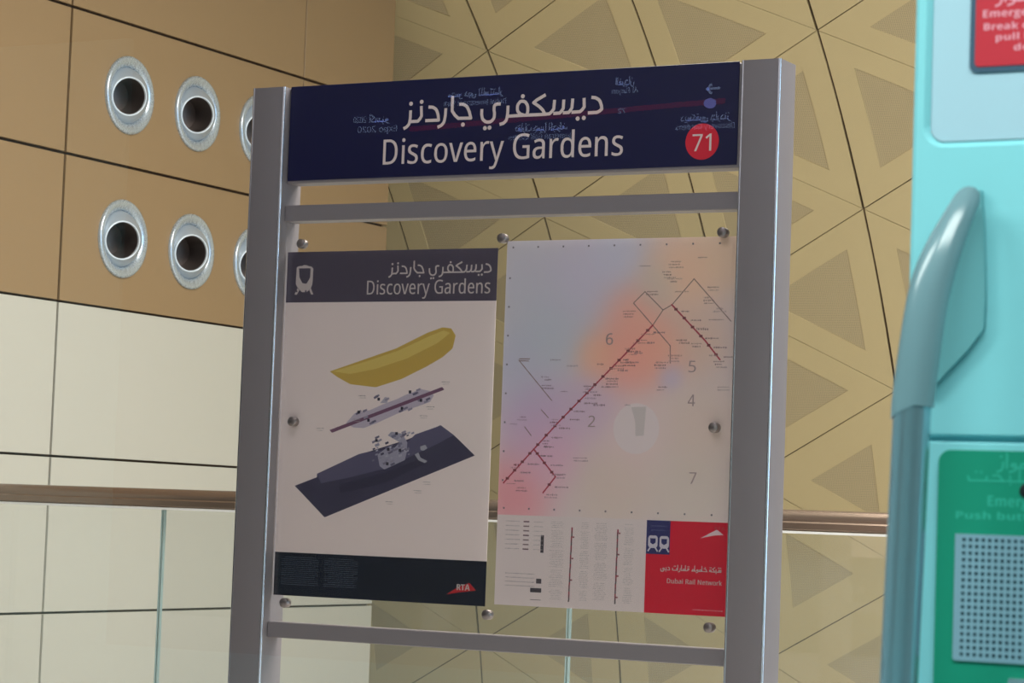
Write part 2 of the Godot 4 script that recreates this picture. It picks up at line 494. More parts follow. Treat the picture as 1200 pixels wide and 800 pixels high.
func map_print() -> Image:
	var w := 992
	var h := 1445
	var small := Image.create(124, 181, false, Image.FORMAT_RGB8)
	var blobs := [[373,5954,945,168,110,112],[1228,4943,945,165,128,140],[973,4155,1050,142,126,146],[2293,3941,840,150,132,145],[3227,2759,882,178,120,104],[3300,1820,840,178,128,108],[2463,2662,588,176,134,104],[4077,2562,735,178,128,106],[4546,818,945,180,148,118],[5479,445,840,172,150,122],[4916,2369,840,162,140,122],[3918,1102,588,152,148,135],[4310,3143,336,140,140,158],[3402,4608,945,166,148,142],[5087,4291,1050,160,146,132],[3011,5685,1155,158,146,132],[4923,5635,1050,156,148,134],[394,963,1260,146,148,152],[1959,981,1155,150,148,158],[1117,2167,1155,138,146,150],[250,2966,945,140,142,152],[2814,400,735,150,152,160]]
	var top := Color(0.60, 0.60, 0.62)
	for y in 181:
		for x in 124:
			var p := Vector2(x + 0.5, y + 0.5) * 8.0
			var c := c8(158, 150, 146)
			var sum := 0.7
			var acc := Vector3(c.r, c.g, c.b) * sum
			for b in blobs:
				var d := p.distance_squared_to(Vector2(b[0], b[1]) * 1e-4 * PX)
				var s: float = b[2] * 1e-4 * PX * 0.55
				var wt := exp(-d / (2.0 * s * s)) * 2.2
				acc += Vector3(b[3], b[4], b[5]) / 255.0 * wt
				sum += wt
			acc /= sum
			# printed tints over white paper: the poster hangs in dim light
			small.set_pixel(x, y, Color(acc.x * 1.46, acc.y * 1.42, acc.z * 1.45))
	small.resize(w, h, Image.INTERPOLATE_CUBIC)
	var im := small
	im.convert(Image.FORMAT_RGB8)
	var paper := c8(228, 211, 207)
	im.fill_rect(Rect2i(0, 1090, w, h - 1090), paper)
	var ci := pts([3500,4354,4077,4345,3557,4159])
	var r := ci[1].x - ci[0].x
	fill_poly(im, disc(ci[0], r, 40), c8(234, 216, 214))
	fill_poly(im, PackedVector2Array([ci[2] + Vector2(-34, -50), ci[2] + Vector2(30, -52), ci[2] + Vector2(24, 60), ci[2] + Vector2(-12, 62), ci[2] + Vector2(-14, 8)]), c8(212, 198, 194))
	for l in [[3833,1998,4077,1649,4296,1534,4825,947,5756,1909],[3833,1998,3331,1487,3612,1226,4077,1649],[3833,1998,4286,2465,4300,2853],[420,2806,1313,3731],[434,2770,693,2769],[447,2818,673,2821],[634,4359,810,4555],[1055,3956,1240,4132]]:
		fill_line(im, pts(l), 3.8, c8(148, 124, 118))
	for l in [[131,5668,891,4876,1532,4217,3116,2700,3833,1998],[4296,1534,5146,2350,5515,2772],[890,4870,1483,5499,1176,5872]]:
		fill_line(im, pts(l), 6.0, c8(178, 70, 82))
		var q := pts(l)
		for i in q.size() - 1:
			var n := maxi(1, int(q[i].distance_to(q[i + 1]) / 44.0))
			for k in n:
				var p := q[i].lerp(q[i + 1], (k + 0.5) / n)
				im.fill_rect(Rect2i(int(p.x) - 7, int(p.y) - 5, 14, 10), c8(132, 70, 76))
				scribble(im, p + Vector2(rng.randf_range(36, 56), 9), rng.randf_range(30, 64), 8, c8(142, 116, 120))
	for p in pts([1169,3459,1619,3594,1412,2862,1772,3000,2285,3745,2510,3899,571,4201,307,4364,1220,4745,1423,4248,2119,5121,459,5316,1584,5526,365,5755,639,5847,1381,5985,3583,707,4341,1009,4563,1303,5296,1214,5199,1444,5521,1697,3818,1296,3189,1741,4602,2407,4920,2485,5348,2753,5519,2887,4089,2912,4402,2756,3230,2856,3019,2994,2880,3347,3329,2602,3537,2407,3746,2271,3268,3890,1161,3260,2275,3470,5641,3461,4109,3474,5013,2137,5383,1946,2583,2957,4328,620,5064,534,4187,852]):
		for k in rng.randi_range(1, 3):
			var ground := im.get_pixel(clampi(int(p.x), 0, w - 1), clampi(int(p.y) + 14 * k, 0, h - 1))
			scribble(im, p + Vector2(rng.randf_range(-8, 8), 11 * k - 11), rng.randf_range(24, 62), rng.randf_range(6, 9), ground.lerp(c8(90, 70, 74), rng.randf_range(0.3, 0.6)))
	for k in 9:
		for s in [Vector2(24 + k * 112, 22), Vector2(24 + k * 112, 1060)]:
			im.fill_rect(Rect2i(int(s.x), int(s.y), 7, 7), c8(122, 114, 118))
		if k:
			im.fill_rect(Rect2i(14, 30 + k * 115, 7, 7), c8(122, 114, 118))
	# the key and the lists of stations
	for b in [[1160,6858,1248,7267],[1078,7864,1216,7976],[931,8077,1224,8181],[941,8342,1220,8358]]:
		var p := pts(b)
		im.fill_rect(Rect2i(int(p[0].x), int(p[0].y), int(p[1].x - p[0].x), int(p[1].y - p[0].y)), c8(74, 66, 72))
	for k in 7:
		scribble(im, Vector2(70, 1115 + k * 18), 60, 5, c8(168, 156, 156))
		im.fill_rect(Rect2i(118, 1112 + k * 18, 26, 5), c8(136, 112, 114) if k % 3 else c8(112, 84, 92))
		scribble(im, Vector2(186, 1115 + k * 18), 40, 4, c8(172, 162, 160))
	for k in 4:
		scribble(im, Vector2(110, 1320 + k * 16), 130, 5, c8(160, 148, 148))
	for col in [[238, 300], [370, 410], [430, 490], [560, 600]]:
		for k in 44:
			if (k + col[0]) % 11:
				scribble(im, Vector2((col[0] + col[1]) / 2.0, 1112 + k * 7), (col[1] - col[0]) * rng.randf_range(0.6, 1.0), 3, c8(166, 156, 154))
	for l in [[1959,6663,1932,8343],[3127,6672,3110,8336]]:
		var q := pts(l)
		for k in 24:
			var a := q[0].lerp(q[1], k / 24.0)
			var b := q[0].lerp(q[1], (k + 0.92) / 24.0)
			fill_line(im, PackedVector2Array([a, b]), 6.0, [c8(150, 58, 70), c8(120, 66, 74), c8(96, 84, 84)][int(k * 7 + int(q[0].x)) % 3])
			if k % 7 == int(q[0].x) % 5:
				im.fill_rect(Rect2i(int(a.x) + 4, int(a.y) - 3, 8, 6), c8(150, 90, 94))
	var card := pts([3849,6420,5822,8516,4441,7182])
	im.fill_rect(Rect2i(int(card[0].x), int(card[0].y), w - int(card[0].x), h - int(card[0].y)), c8(214, 20, 52))
	im.fill_rect(Rect2i(int(card[0].x), int(card[0].y), int(card[2].x - card[0].x), int(card[2].y - card[0].y)), c8(50, 50, 104))
	fill_poly(im, pts([5170,6783,5396,6664,5578,6574,5740,6692,5499,6710]), c8(226, 200, 202))
	scribble(im, pts([5711,7539,5737,7815,5756,8382,4219,7556,4397,7766,4912,8346])[2] + Vector2(-62, 0), 120, 6, c8(226, 150, 158))
	scribble(im, card[0] + Vector2(50, 22), 66, 6, c8(96, 94, 140))
	scribble(im, card[0] + Vector2(50, 38), 60, 6, c8(96, 94, 140))
	for c in pts([4013,6909,4292,6915]):
		fill_poly(im, round_rect(c.x - 20, c.y - 26, c.x + 20, c.y + 22, 12), c8(206, 198, 208))
		fill_poly(im, PackedVector2Array([c + Vector2(-12, -15), c + Vector2(12, -15), c + Vector2(11, 2), c + Vector2(0, 9), c + Vector2(-11, 2)]), c8(50, 50, 104))
		fill_line(im, PackedVector2Array([c + Vector2(-10, 20), c + Vector2(-19, 33)]), 6, c8(206, 198, 208))
		fill_line(im, PackedVector2Array([c + Vector2(10, 20), c + Vector2(19, 33)]), 6, c8(206, 198, 208))
	return im

# ---------------------------------------------------------------- the scene
func _ready() -> void:
	rng.seed = 71
	letters()
	# camera: a long lens, turned left and a little up, tilted by two degrees
	var cam := Camera3D.new()
	cam.name = "camera"
	cam.fov = 15.376
	cam.near = 0.05
	cam.far = 100.0
	add_child(cam)
	cam.position = Vector3(0, 1.2, 0)
	cam.basis = Basis(Vector3.UP, deg_to_rad(28.25732)) * Basis(Vector3.RIGHT, deg_to_rad(3.97065)) * Basis(Vector3.BACK, deg_to_rad(2.0883))
	cam.current = true
	var eye := CameraAttributesPhysical.new()      # focused on the sign; the pillar beside the window is a little soft
	eye.frustum_focal_length = 88.9
	eye.frustum_focus_distance = 6.1
	eye.exposure_aperture = 26.0
	cam.attributes = eye
	cam.fov = 15.376
	var env := Environment.new()
	env.background_mode = Environment.BG_COLOR
	env.background_color = Color(0.02, 0.02, 0.025)
	env.tonemap_mode = Environment.TONE_MAPPER_LINEAR
	env.tonemap_exposure = 1.0
	env.sdfgi_enabled = true
	env.ssao_enabled = true
	env.ssil_enabled = true
	var we := WorldEnvironment.new()
	we.name = "surroundings"
	we.environment = env
	add_child(we)

	materials()
	# ceiling lamps of the hall and of the carriage: a glowing panel and an area light of its size under it
	lamp("square ceiling lamp panel over the middle of the hall, on the side of the vault", Vector3(1.6, 4.6, -7.6), Vector2(2.4, 1.2), 14.0, Color(1.0, 0.985, 0.95), "station ceiling lamps")
	lamp("square ceiling lamp panel over the middle of the hall, on the side of the train", Vector3(1.6, 4.6, -5.9), Vector2(2.4, 1.2), 14.0, Color(1.0, 0.985, 0.95), "station ceiling lamps")
	lamp("square ceiling lamp panel near the panelled pier, on the side of the vault", Vector3(-2.4, 4.6, -7.6), Vector2(2.4, 1.2), 14.0, Color(1.0, 0.985, 0.95), "station ceiling lamps")
	lamp("square ceiling lamp panel near the panelled pier, on the side of the train", Vector3(-2.4, 4.6, -5.9), Vector2(2.4, 1.2), 14.0, Color(1.0, 0.985, 0.95), "station ceiling lamps")
	lamp("small ceiling lamp panel between the sign and the train", Vector3(-2.6, 4.6, -3.0), Vector2(1.2, 0.6), 2.3, Color(0.93, 0.95, 1.0), "station ceiling lamps")
	lamp("long carriage ceiling lamp over the turquoise pillar", Vector3(-0.1, 2.3, -0.85), Vector2(1.2, 0.3), 2.15, Color(0.97, 1.0, 0.98), "carriage ceiling lamps")
	lamp("long carriage ceiling lamp over the window", Vector3(-1.6, 2.3, -0.85), Vector2(1.2, 0.3), 2.15, Color(0.97, 1.0, 0.98), "carriage ceiling lamps")
	end_window()

	hall()
	back_wall()
	left_wall()
	carriage()
	balustrade()
	sign_stand()
	posters()
	diffusers()
	pillar()
	grab_handle()
	skin = 0.00012
	intercom()
	emergency_sign()
	skin = 0.0006
	route_map()

func materials() -> void:
	mat("tan panel", c8(154, 127, 93), 0.42)
	mat("cream panel", c8(198, 194, 181), 0.42)
	mat("joint", c8(70, 52, 36), 0.9)
	mat("pale joint", c8(96, 84, 66), 0.9)
	mat("vault panel", c8(214, 194, 148), 0.5)
	mat("floor stone", c8(206, 204, 198), 0.3)
	mat("ceiling white", c8(206, 202, 192), 0.8)
	mat("hall wall", c8(196, 184, 160), 0.7)
	mat("silver paint", c8(138, 131, 133), 0.42, 0.2)
	mat("edge aluminium", c8(226, 226, 230), 0.2, 0.9)
	mat("navy", c8(9, 12, 60), 0.35)
	mat("sign letter", c8(224, 206, 200), 0.6)
	mat("sign red", c8(214, 30, 52), 0.5)
	mat("poster letter", c8(205, 190, 186), 0.6)
	mat("bolt steel", c8(150, 140, 136), 0.3, 0.8)
	mat("nozzle aluminium", c8(192, 203, 212), 0.3, 0.55)
	mat("nozzle rim", c8(226, 234, 240), 0.35, 0.2)
	mat("nozzle ball", c8(182, 192, 202), 0.34, 0.4)
	mat("nozzle bore", c8(104, 94, 90), 0.35, 0.5)
	mat("handrail bronze", c8(138, 120, 106), 0.26, 0.7)
	mat("white channel", c8(238, 238, 236), 0.4)
	mat("shoe metal", c8(150, 150, 150), 0.4, 0.6)
	mat("carriage shell", c8(190, 206, 208), 0.6)
	mat("edge wall", c8(178, 176, 186), 0.6)
	mat("carriage dark", c8(18, 18, 22), 0.5)
	mat("cyan panel", c8(132, 207, 215), 0.5)
	mat("pale cyan panel", c8(166, 200, 214), 0.45)
	mat("groove", c8(70, 140, 150), 0.6)
	mat("handle plastic", c8(112, 144, 152), 0.2)
	mat("handle web", c8(104, 170, 176), 0.5)
	mat("handle steel", c8(150, 185, 196), 0.2, 0.7)
	mat("call green", c8(0, 142, 112), 0.5)
	mat("call letter", c8(40, 172, 146), 0.6)
	mat("grille plate", c8(140, 178, 194), 0.4, 0.2)
	mat("hole dark", c8(46, 88, 104), 0.8)
	mat("black plastic", c8(16, 22, 22), 0.5)
	mat("exit red", c8(190, 38, 54), 0.45)
	mat("exit border", c8(52, 82, 104), 0.5)
	mat("exit letter", c8(222, 150, 164), 0.6)
	mat("map navy", c8(20, 22, 36), 0.7)
	for k in [["map white", Color(0.74, 0.82, 1.0), 2.3], ["map red", Color(0.85, 0.06, 0.16), 0.55], ["map lilac", Color(0.62, 0.62, 1.0), 3.4]]:
		var e := mat(k[0], k[1], 0.6)
		e.emission_enabled = true
		e.emission = k[1]
		e.emission_energy_multiplier = k[2]
	var g := mat("window glass", Color(0.9, 0.95, 0.95, 0.0), 0.0)
	g.transparency = BaseMaterial3D.TRANSPARENCY_ALPHA
	g.cull_mode = BaseMaterial3D.CULL_DISABLED
	g = mat("acrylic", Color(0.86, 0.9, 0.86, 0.012), 0.02)
	g.transparency = BaseMaterial3D.TRANSPARENCY_ALPHA
	g = mat("rail glass", Color(0.75, 0.85, 0.82, 0.06), 0.02)
	g.transparency = BaseMaterial3D.TRANSPARENCY_ALPHA
	mat("glass edge", c8(166, 190, 190), 0.2)
	# small holes in rows: the punched fields of the vault
	var im := Image.create(64, 64, false, Image.FORMAT_RGB8)
	im.fill(c8(202, 183, 144))
	for y in 64:
		for x in 64:
			var d := Vector2(x % 16 - 7.5, y % 16 - 7.5).length()
			if d < 4.6:
				im.set_pixel(x, y, c8(164, 148, 116))
	im.generate_mipmaps()
	var p := mat("punched field", Color.WHITE, 0.6)
	p.albedo_texture = ImageTexture.create_from_image(im)
	p.uv1_scale = Vector3(1.0 / 0.04, 1.0 / 0.04, 1)
	# a fine brushed grain on the bare metal
	var n := FastNoiseLite.new()
	n.seed = 5
	n.frequency = 0.05
	var nt := NoiseTexture2D.new()
	nt.noise = n
	nt.width = 256
	nt.height = 256
	nt.seamless = true
	for k in ["nozzle aluminium"]:
		var b: StandardMaterial3D = M[k]
		b.heightmap_enabled = false
		b.roughness_texture = nt
		b.roughness = b.roughness * 1.7
		b.uv1_triplanar = true
		b.uv1_scale = Vector3(8, 40, 8)

func lamp(called: String, at: Vector3, size: Vector2, energy: float, tint: Color, group: String) -> void:
	var st := begin()
	box(st, Vector3(-size.x / 2 - 0.03, -0.02, -size.y / 2 - 0.03), Vector3(size.x / 2 + 0.03, 0.0, size.y / 2 + 0.03))
	var t := thing("ceiling_lamp", called, "lamp", at, group)
	obj("frame", st, M["ceiling white"], t)
	var glow := StandardMaterial3D.new()
	glow.albedo_color = Color(0.9, 0.9, 0.9)
	glow.emission_enabled = true
	glow.emission = tint
	glow.emission_energy_multiplier = 1.0
	st = begin()
	box(st, Vector3(-size.x / 2, -0.026, -size.y / 2), Vector3(size.x / 2, -0.0205, size.y / 2))
	obj("diffuser", st, glow, t)
	var l := AreaLight3D.new()
	l.name = "lamp_light"
	l.area_size = size
	l.light_color = tint
	l.light_energy = energy
	l.shadow_enabled = true
	l.set("area_range", 40.0)
	t.add_child(l, true)
	l.position = Vector3(0, -0.03, 0)
	l.rotation.x = -PI / 2

func end_window() -> void:
	# the glazed end of the hall, where daylight comes in
	var glow := StandardMaterial3D.new()
	glow.albedo_color = Color(0.8, 0.85, 0.9)
	glow.emission_enabled = true
	glow.emission = Color(0.66, 0.85, 1.0)
	glow.emission_energy_multiplier = 1.2
	var st := begin()
	box(st, Vector3(7.94, 0.6, -10.0), Vector3(7.98, 4.0, -4.0))
	structure(obj("window_2", st, glow), "tall daylit window at the end of the hall", "window")
	var l := AreaLight3D.new()
	l.name = "window_light"
	l.area_size = Vector2(6.0, 3.4)
	l.light_color = Color(0.66, 0.85, 1.0)
	l.light_energy = 22.0
	l.shadow_enabled = true
	l.set("area_range", 40.0)
	add_child(l, true)
	l.position = Vector3(7.92, 2.3, -7.0)
	l.rotation.y = PI / 2

# ---------------------------------------------------------------- setting
const VAULT := [-0.94242, -6.91395, 6.20897]       # centre y, centre z and radius of the vaulted wall
const TOP := 4.6
func hall() -> void:
	var st := begin()
	box(st, Vector3(-12, -0.3, -14), Vector3(8, 0, -1.95))
	structure(obj("floor", st, M["floor stone"]), "pale stone platform floor of the station hall", "floor")
	st = begin()
	box(st, Vector3(-12, TOP, -14), Vector3(8, TOP + 0.2, -1.95))
	structure(obj("ceiling", st, M["ceiling white"]), "plain flat white ceiling of the station hall", "ceiling")
	st = begin()
	box(st, Vector3(-12.2, 0, -14), Vector3(-12, TOP, -1.95))
	structure(obj("wall_side", st, M["hall wall"]), "plain end wall of the hall beyond the panelled pier", "wall")
	st = begin()
	box(st, Vector3(8, 0, -14), Vector3(8.2, TOP, -1.95))
	structure(obj("wall_right", st, M["hall wall"]), "plain end wall of the hall at the far end of the platform", "wall")
	st = begin()      # platform edge wall with the doorway that the train stands at
	box(st, Vector3(-12, 0, -1.95), Vector3(-2.6, TOP, -1.8))
	box(st, Vector3(0.3, 0, -1.95), Vector3(8, TOP, -1.8))
	box(st, Vector3(-2.6, 2.25, -1.95), Vector3(0.3, TOP, -1.8))
	box(st, Vector3(-2.6, 0, -1.95), Vector3(0.3, 0.5, -1.8))
	structure(obj("wall_front", st, M["edge wall"]), "platform edge wall with an opening at the train window", "wall")
	var edge_wall := get_node("wall_front")
	for q in [[-11.0, -7.2], [-7.0, -2.8], [0.5, 4.0]]:      # dark windows along the platform edge
		st = begin()
		box(st, Vector3(q[0], 0.55, -1.97), Vector3(q[1], 2.45, -1.951))
		obj("dark_window", st, M["carriage dark"], edge_wall)

func vault(x: float, a: float, lift := 0.0) -> Vector3:
	var r: float = VAULT[2] - lift
	return Vector3(x, VAULT[0] + r * sin(a), VAULT[1] - r * cos(a))

func inward(a: float) -> Vector3:
	return Vector3(0, -sin(a), cos(a))

func vtri(st: SurfaceTool, a: Vector2, b: Vector2, c: Vector2, lift: float) -> void:
	# a triangle given as (x, angle) on the vault
	var p := []
	for q in [a, b, c]:
		p.append(vault(q.x, q.y, lift))
	var na := inward(a.y)
	var nb := inward(b.y)
	var nc := inward(c.y)
	if (p[1] - p[0]).cross(p[2] - p[0]).dot(na) > 0.0:
		var t: Vector2 = b
		b = c
		c = t
	for q in [a, b, c]:
		st.set_normal(inward(q.y))
		st.set_uv(Vector2(q.x, q.y * VAULT[2]))
		st.add_vertex(vault(q.x, q.y, lift))

func back_wall() -> void:
	var a_floor := asin((0.0 - VAULT[0]) / VAULT[2])
	var a_top := asin((TOP - VAULT[0]) / VAULT[2])
	var st := begin()
	for k in 24:
		var a0 := lerpf(a_floor, a_top, k / 24.0)
		var a1 := lerpf(a_floor, a_top, (k + 1) / 24.0)
		for q in [[Vector2(-12, a0), Vector2(8, a0), Vector2(8, a1)], [Vector2(-12, a0), Vector2(8, a1), Vector2(-12, a1)]]:
			vtri(st, q[0], q[1], q[2], -0.012)
			vtri(st, q[0], q[1], q[2], -0.1)
	var wall := obj("wall_back", st, M["joint"])
	structure(wall, "vaulted far wall clad in sand coloured triangular panels with punched triangles", "wall")
	var edge := 0.167             # a panel's side, as an angle
	var w := 0.898                # and the distance between the upright joints
	for col in range(-4, 6):
		var xl := -6.212 + w * col
		var odd := absi(col) % 2
		for k in range(-8, 3):
			# on the left joint the nodes of even columns lie at 0.8135 + n edge, on the right joint half an edge off
			var yl := 0.8135 + edge * (k + 0.5 * odd)
			var yr := yl + edge / 2
			panel(wall, Vector2(xl, yl), Vector2(xl, yl + edge), Vector2(xl + w, yr))
			panel(wall, Vector2(xl + w, yr), Vector2(xl + w, yr + edge), Vector2(xl, yl + edge))

func shrink(p: Array, gaps: Array) -> Array:
	# moves each side of a triangle inwards; gaps[i] belongs to the side from p[i] to p[i + 1] (x, angle * radius in metres)
	var lines := []
	var mid: Vector2 = (p[0] + p[1] + p[2]) / 3.0
	for i in 3:
		var d: Vector2 = (p[(i + 1) % 3] - p[i]).normalized()
		var n := d.orthogonal()
		if n.dot(mid - p[i]) < 0:
			n = -n
		lines.append([p[i] + n * gaps[i], d])
	var out := []
	for i in 3:
		var l0: Array = lines[(i + 2) % 3]
		var l1: Array = lines[i]
		out.append(Geometry2D.line_intersects_line(l0[0], l0[1], l1[0], l1[1]))
	return out

func panel(wall: Node, a: Vector2, b: Vector2, c: Vector2) -> void:
	var r: float = VAULT[2]
	var low := asin((0.0 - VAULT[0]) / r)
	var high := asin((TOP - VAULT[0]) / r)
	if (a.y + b.y + c.y) / 3.0 < low - 0.05 or (a.y + b.y + c.y) / 3.0 > high - 0.02:
		return
	var p := [Vector2(a.x, a.y * r), Vector2(b.x, b.y * r), Vector2(c.x, c.y * r)]
	var gaps := [0.0062, 0.0, 0.0]
	for i in [1, 2]:
		var d: Vector2 = p[(i + 1) % 3] - p[i]
		gaps[i] = 0.0026 if d.x * d.y > 0 else 0.0016
	var o := shrink(p, gaps)
	var mid: Vector2 = (p[0] + p[1] + p[2]) / 3.0
	var inn := []
	# the punched fields are smaller on the lowest rows
	var share := 0.56 if VAULT[0] + r * sin(mid.y / r) > 1.7 else 0.41
	for q in p:
		inn.append(mid + (q - mid) * share)
	var k := Vector2(1, 1 / r)
	var st := begin()
	var n := 6
	for i in 3:
		var j := (i + 1) % 3
		for s in n:
			var o0: Vector2 = o[i].lerp(o[j], float(s) / n) * k
			var o1: Vector2 = o[i].lerp(o[j], float(s + 1) / n) * k
			var i0: Vector2 = inn[i].lerp(inn[j], float(s) / n) * k
			var i1: Vector2 = inn[i].lerp(inn[j], float(s + 1) / n) * k
			vtri(st, o0, o1, i1, 0.0)
			vtri(st, o0, i1, i0, 0.0)
			var out := (vault(o0.x, o0.y) + vault(o1.x, o1.y)) / 2 - vault(mid.x, mid.y / r)
			out = (out - out.project(inward(mid.y / r))).normalized()
			quad(st, vault(o0.x, o0.y), vault(o1.x, o1.y), vault(o1.x, o1.y, -0.011), vault(o0.x, o0.y, -0.011), out)
			quad(st, vault(i0.x, i0.y), vault(i1.x, i1.y), vault(i1.x, i1.y, -0.003), vault(i0.x, i0.y, -0.003), -out)
	var pan := obj("panel", st, M["vault panel"], wall)
	st = begin()
	for s in n:
		for t in n - s:
			var q := []
			for g in [[s, t], [s + 1, t], [s, t + 1], [s + 1, t + 1]]:
				q.append((inn[0] + (inn[1] - inn[0]) * (float(g[0]) / n) + (inn[2] - inn[0]) * (float(g[1]) / n)) * k)
			vtri(st, q[0], q[1], q[2], -0.003)
			if s + t < n - 1:
				vtri(st, q[1], q[3], q[2], -0.003)
	obj("punched_triangle", st, M["punched field"], pan)

const PIER := -6.5
const NOZZLE_Z := [-8.58, -9.077, -9.574]
const NOZZLE_Y := [2.924, 2.3125]
func left_wall() -> void:
	var st := begin()
	box(st, Vector3(PIER - 0.5, 0, -10.715), Vector3(PIER - 0.25, TOP, -5.4))
	# the board behind the panels, open where the air jets sit
	for q in [[0.0, 2.15, -10.715, -5.4], [2.475, 2.765, -10.715, -5.4], [3.09, TOP, -10.715, -5.4], [2.15, 2.475, -10.715, -9.75], [2.15, 2.475, -8.4, -5.4], [2.765, 3.09, -10.715, -9.75], [2.765, 3.09, -8.4, -5.4]]:
		box(st, Vector3(PIER - 0.05, q[0], q[2]), Vector3(PIER - 0.02, q[1], q[3]))
	var wall := obj("wall_left", st, M["joint"])
	structure(wall, "pier clad in large tan panels above and cream panels below", "wall")
	var zs := [-5.4, -6.426, -8.175, -9.924, -10.735]
	var ys := [0.0, 0.11, 0.745, 1.38, 2.012, 2.62, 3.227, 3.834, 4.44, TOP]
	for i in zs.size() - 1:
		for j in ys.size() - 1:
			var g0 := 0.0035 if zs[i] == -9.924 else 0.007
			var g1 := 0.0035 if zs[i + 1] == -9.924 else 0.007
			if i == 3:
				g1 = 0.0
			var z1: float = zs[i] - g0
			var z0: float = zs[i + 1] + g1
			var y0: float = ys[j] + (0.0065 if j > 4 else 0.005)
			var y1: float = ys[j + 1] - (0.0065 if j > 3 else 0.005)
			st = begin()
			var holes := []
			if i == 2 and (j == 4 or j == 5):
				for z in NOZZLE_Z:
					holes.append(Vector2(z, NOZZLE_Y[0] if j == 5 else NOZZLE_Y[1]))
			clad(st, z0, z1, y0, y1, holes)
			obj("panel", st, M["tan panel"] if j > 3 else M["cream panel"], wall)
	st = begin()      # the pier's end and back
	box(st, Vector3(PIER - 0.5, 0, -10.735), Vector3(PIER - 0.021, TOP, -10.7155))
	obj("end_panel", st, M["tan panel"], wall)

func clad(st: SurfaceTool, z0: float, z1: float, y0: float, y1: float, holes: Array) -> void:
	# a cladding panel facing +x, 19 mm thick, with round openings for the air jets
	var x := PIER
	var xb := PIER - 0.019
	if holes.is_empty():
		box(st, Vector3(xb, y0, z0), Vector3(x, y1, z1), 0.0015)
		return
	var cuts := [z1]
	for i in holes.size() - 1:
		cuts.append((holes[i].x + holes[i + 1].x) / 2)
	cuts.append(z0)
	for i in holes.size():
		var h: Vector2 = holes[i]
		var n := 64
		var rim := []
		for k in n:
			var a := TAU * k / n
			var d := Vector2(cos(a), sin(a))
			var tz: float = ((cuts[i] - h.x) if d.x > 0 else (cuts[i + 1] - h.x)) / d.x if absf(d.x) > 1e-6 else 1e9
			var ty: float = ((y1 - h.y) if d.y > 0 else (y0 - h.y)) / d.y if absf(d.y) > 1e-6 else 1e9
			var t := minf(tz, ty)
			rim.append([h + d * 0.14, h + d * t])
		# corners of the cell
		for k in n:
			var a: Array = rim[k]
			var b: Array = rim[(k + 1) % n]
			var p := Vector3(x, a[0].y, a[0].x)
			var q := Vector3(x, b[0].y, b[0].x)
			var s := Vector3(x, b[1].y, b[1].x)
			var u := Vector3(x, a[1].y, a[1].x)
			quad(st, p, q, s, u, Vector3.RIGHT)
			var corner := Vector2(cuts[i] if a[1].x + b[1].x > 2 * h.x else cuts[i + 1], y1 if a[1].y + b[1].y > 2 * h.y else y0)
			if absf(a[1].x - b[1].x) > 1e-5 and absf(a[1].y - b[1].y) > 1e-5:
				tri(st, u, s, Vector3(x, corner.y, corner.x), Vector3.RIGHT)
			quad(st, p, q, q - Vector3(0.019, 0, 0), p - Vector3(0.019, 0, 0), Vector3(0, h.y - a[0].y, h.x - a[0].x).normalized())
	for e in [[Vector3(x, y0, z0), Vector3(x, y1, z0), Vector3(0, 0, -1)], [Vector3(x, y0, z1), Vector3(x, y1, z1), Vector3(0, 0, 1)], [Vector3(x, y0, z0), Vector3(x, y0, z1), Vector3.DOWN], [Vector3(x, y1, z0), Vector3(x, y1, z1), Vector3.UP]]:
		var d := Vector3(0.019, 0, 0)
		quad(st, e[0], e[1], e[1] - d, e[0] - d, e[2])

func carriage() -> void:
	# the train's own shell, just enough of it to stand in: floor, roof, ends, the far side and the window side
	var st := begin()
	box(st, Vector3(-4, -0.05, -1.75), Vector3(3, 0.0, 1.2))
	structure(obj("floor", st, M["carriage shell"]), "grey floor of the train carriage", "floor")
	st = begin()
	box(st, Vector3(-4, 2.33, -1.75), Vector3(3, 2.4, 1.2))
	structure(obj("ceiling", st, M["carriage shell"]), "grey ceiling of the train carriage", "ceiling")
	st = begin()
	box(st, Vector3(-4, 0, 1.05), Vector3(3, 2.33, 1.2))
	var far_side := obj("wall_opposite", st, M["carriage dark"])
	structure(far_side, "far side of the train carriage with dark window band and pale pillars", "wall")
	for q in [[-4.0, 3.0, 0.0, 0.9], [-3.9, -3.3, 0.9, 2.2], [-1.25, -0.95, 0.9, 2.2], [-0.2, 0.1, 0.9, 2.2], [0.8, 1.1, 0.9, 2.2], [2.0, 2.4, 0.9, 2.2]]:
		st = begin()
		box(st, Vector3(q[0], q[2], 1.03), Vector3(q[1], q[3], 1.0505), 0.004)
		obj("panel", st, M["cyan panel"], far_side)
	st = begin()
	box(st, Vector3(-4.1, 0, -1.75), Vector3(-4, 2.33, 1.2))
	box(st, Vector3(3, 0, -1.75), Vector3(3.1, 2.33, 1.2))
	structure(obj("wall_carriage_end", st, M["carriage shell"]), "end walls of the train carriage", "wall")
	st = begin()
	box(st, Vector3(-4, 0, -1.75), Vector3(-2.3, 2.33, -1.62))
	box(st, Vector3(-0.5625, 0, -1.75), Vector3(3, 2.33, -1.64))
	box(st, Vector3(-2.3, 2.15, -1.75), Vector3(-0.5625, 2.33, -1.62))
	box(st, Vector3(-2.3, 0, -1.75), Vector3(-0.5625, 0.7, -1.62))
	structure(obj("wall_carriage_side", st, M["carriage shell"]), "window side of the train carriage", "wall")
	st = begin()
	quad(st, Vector3(-2.3, 0.7, -1.66), Vector3(-0.5625, 0.7, -1.66), Vector3(-0.5625, 2.15, -1.66), Vector3(-2.3, 2.15, -1.66), Vector3.BACK)
	structure(obj("window_1", st, M["window glass"]), "large clear window pane of the train, faintly mirroring a route map", "window")

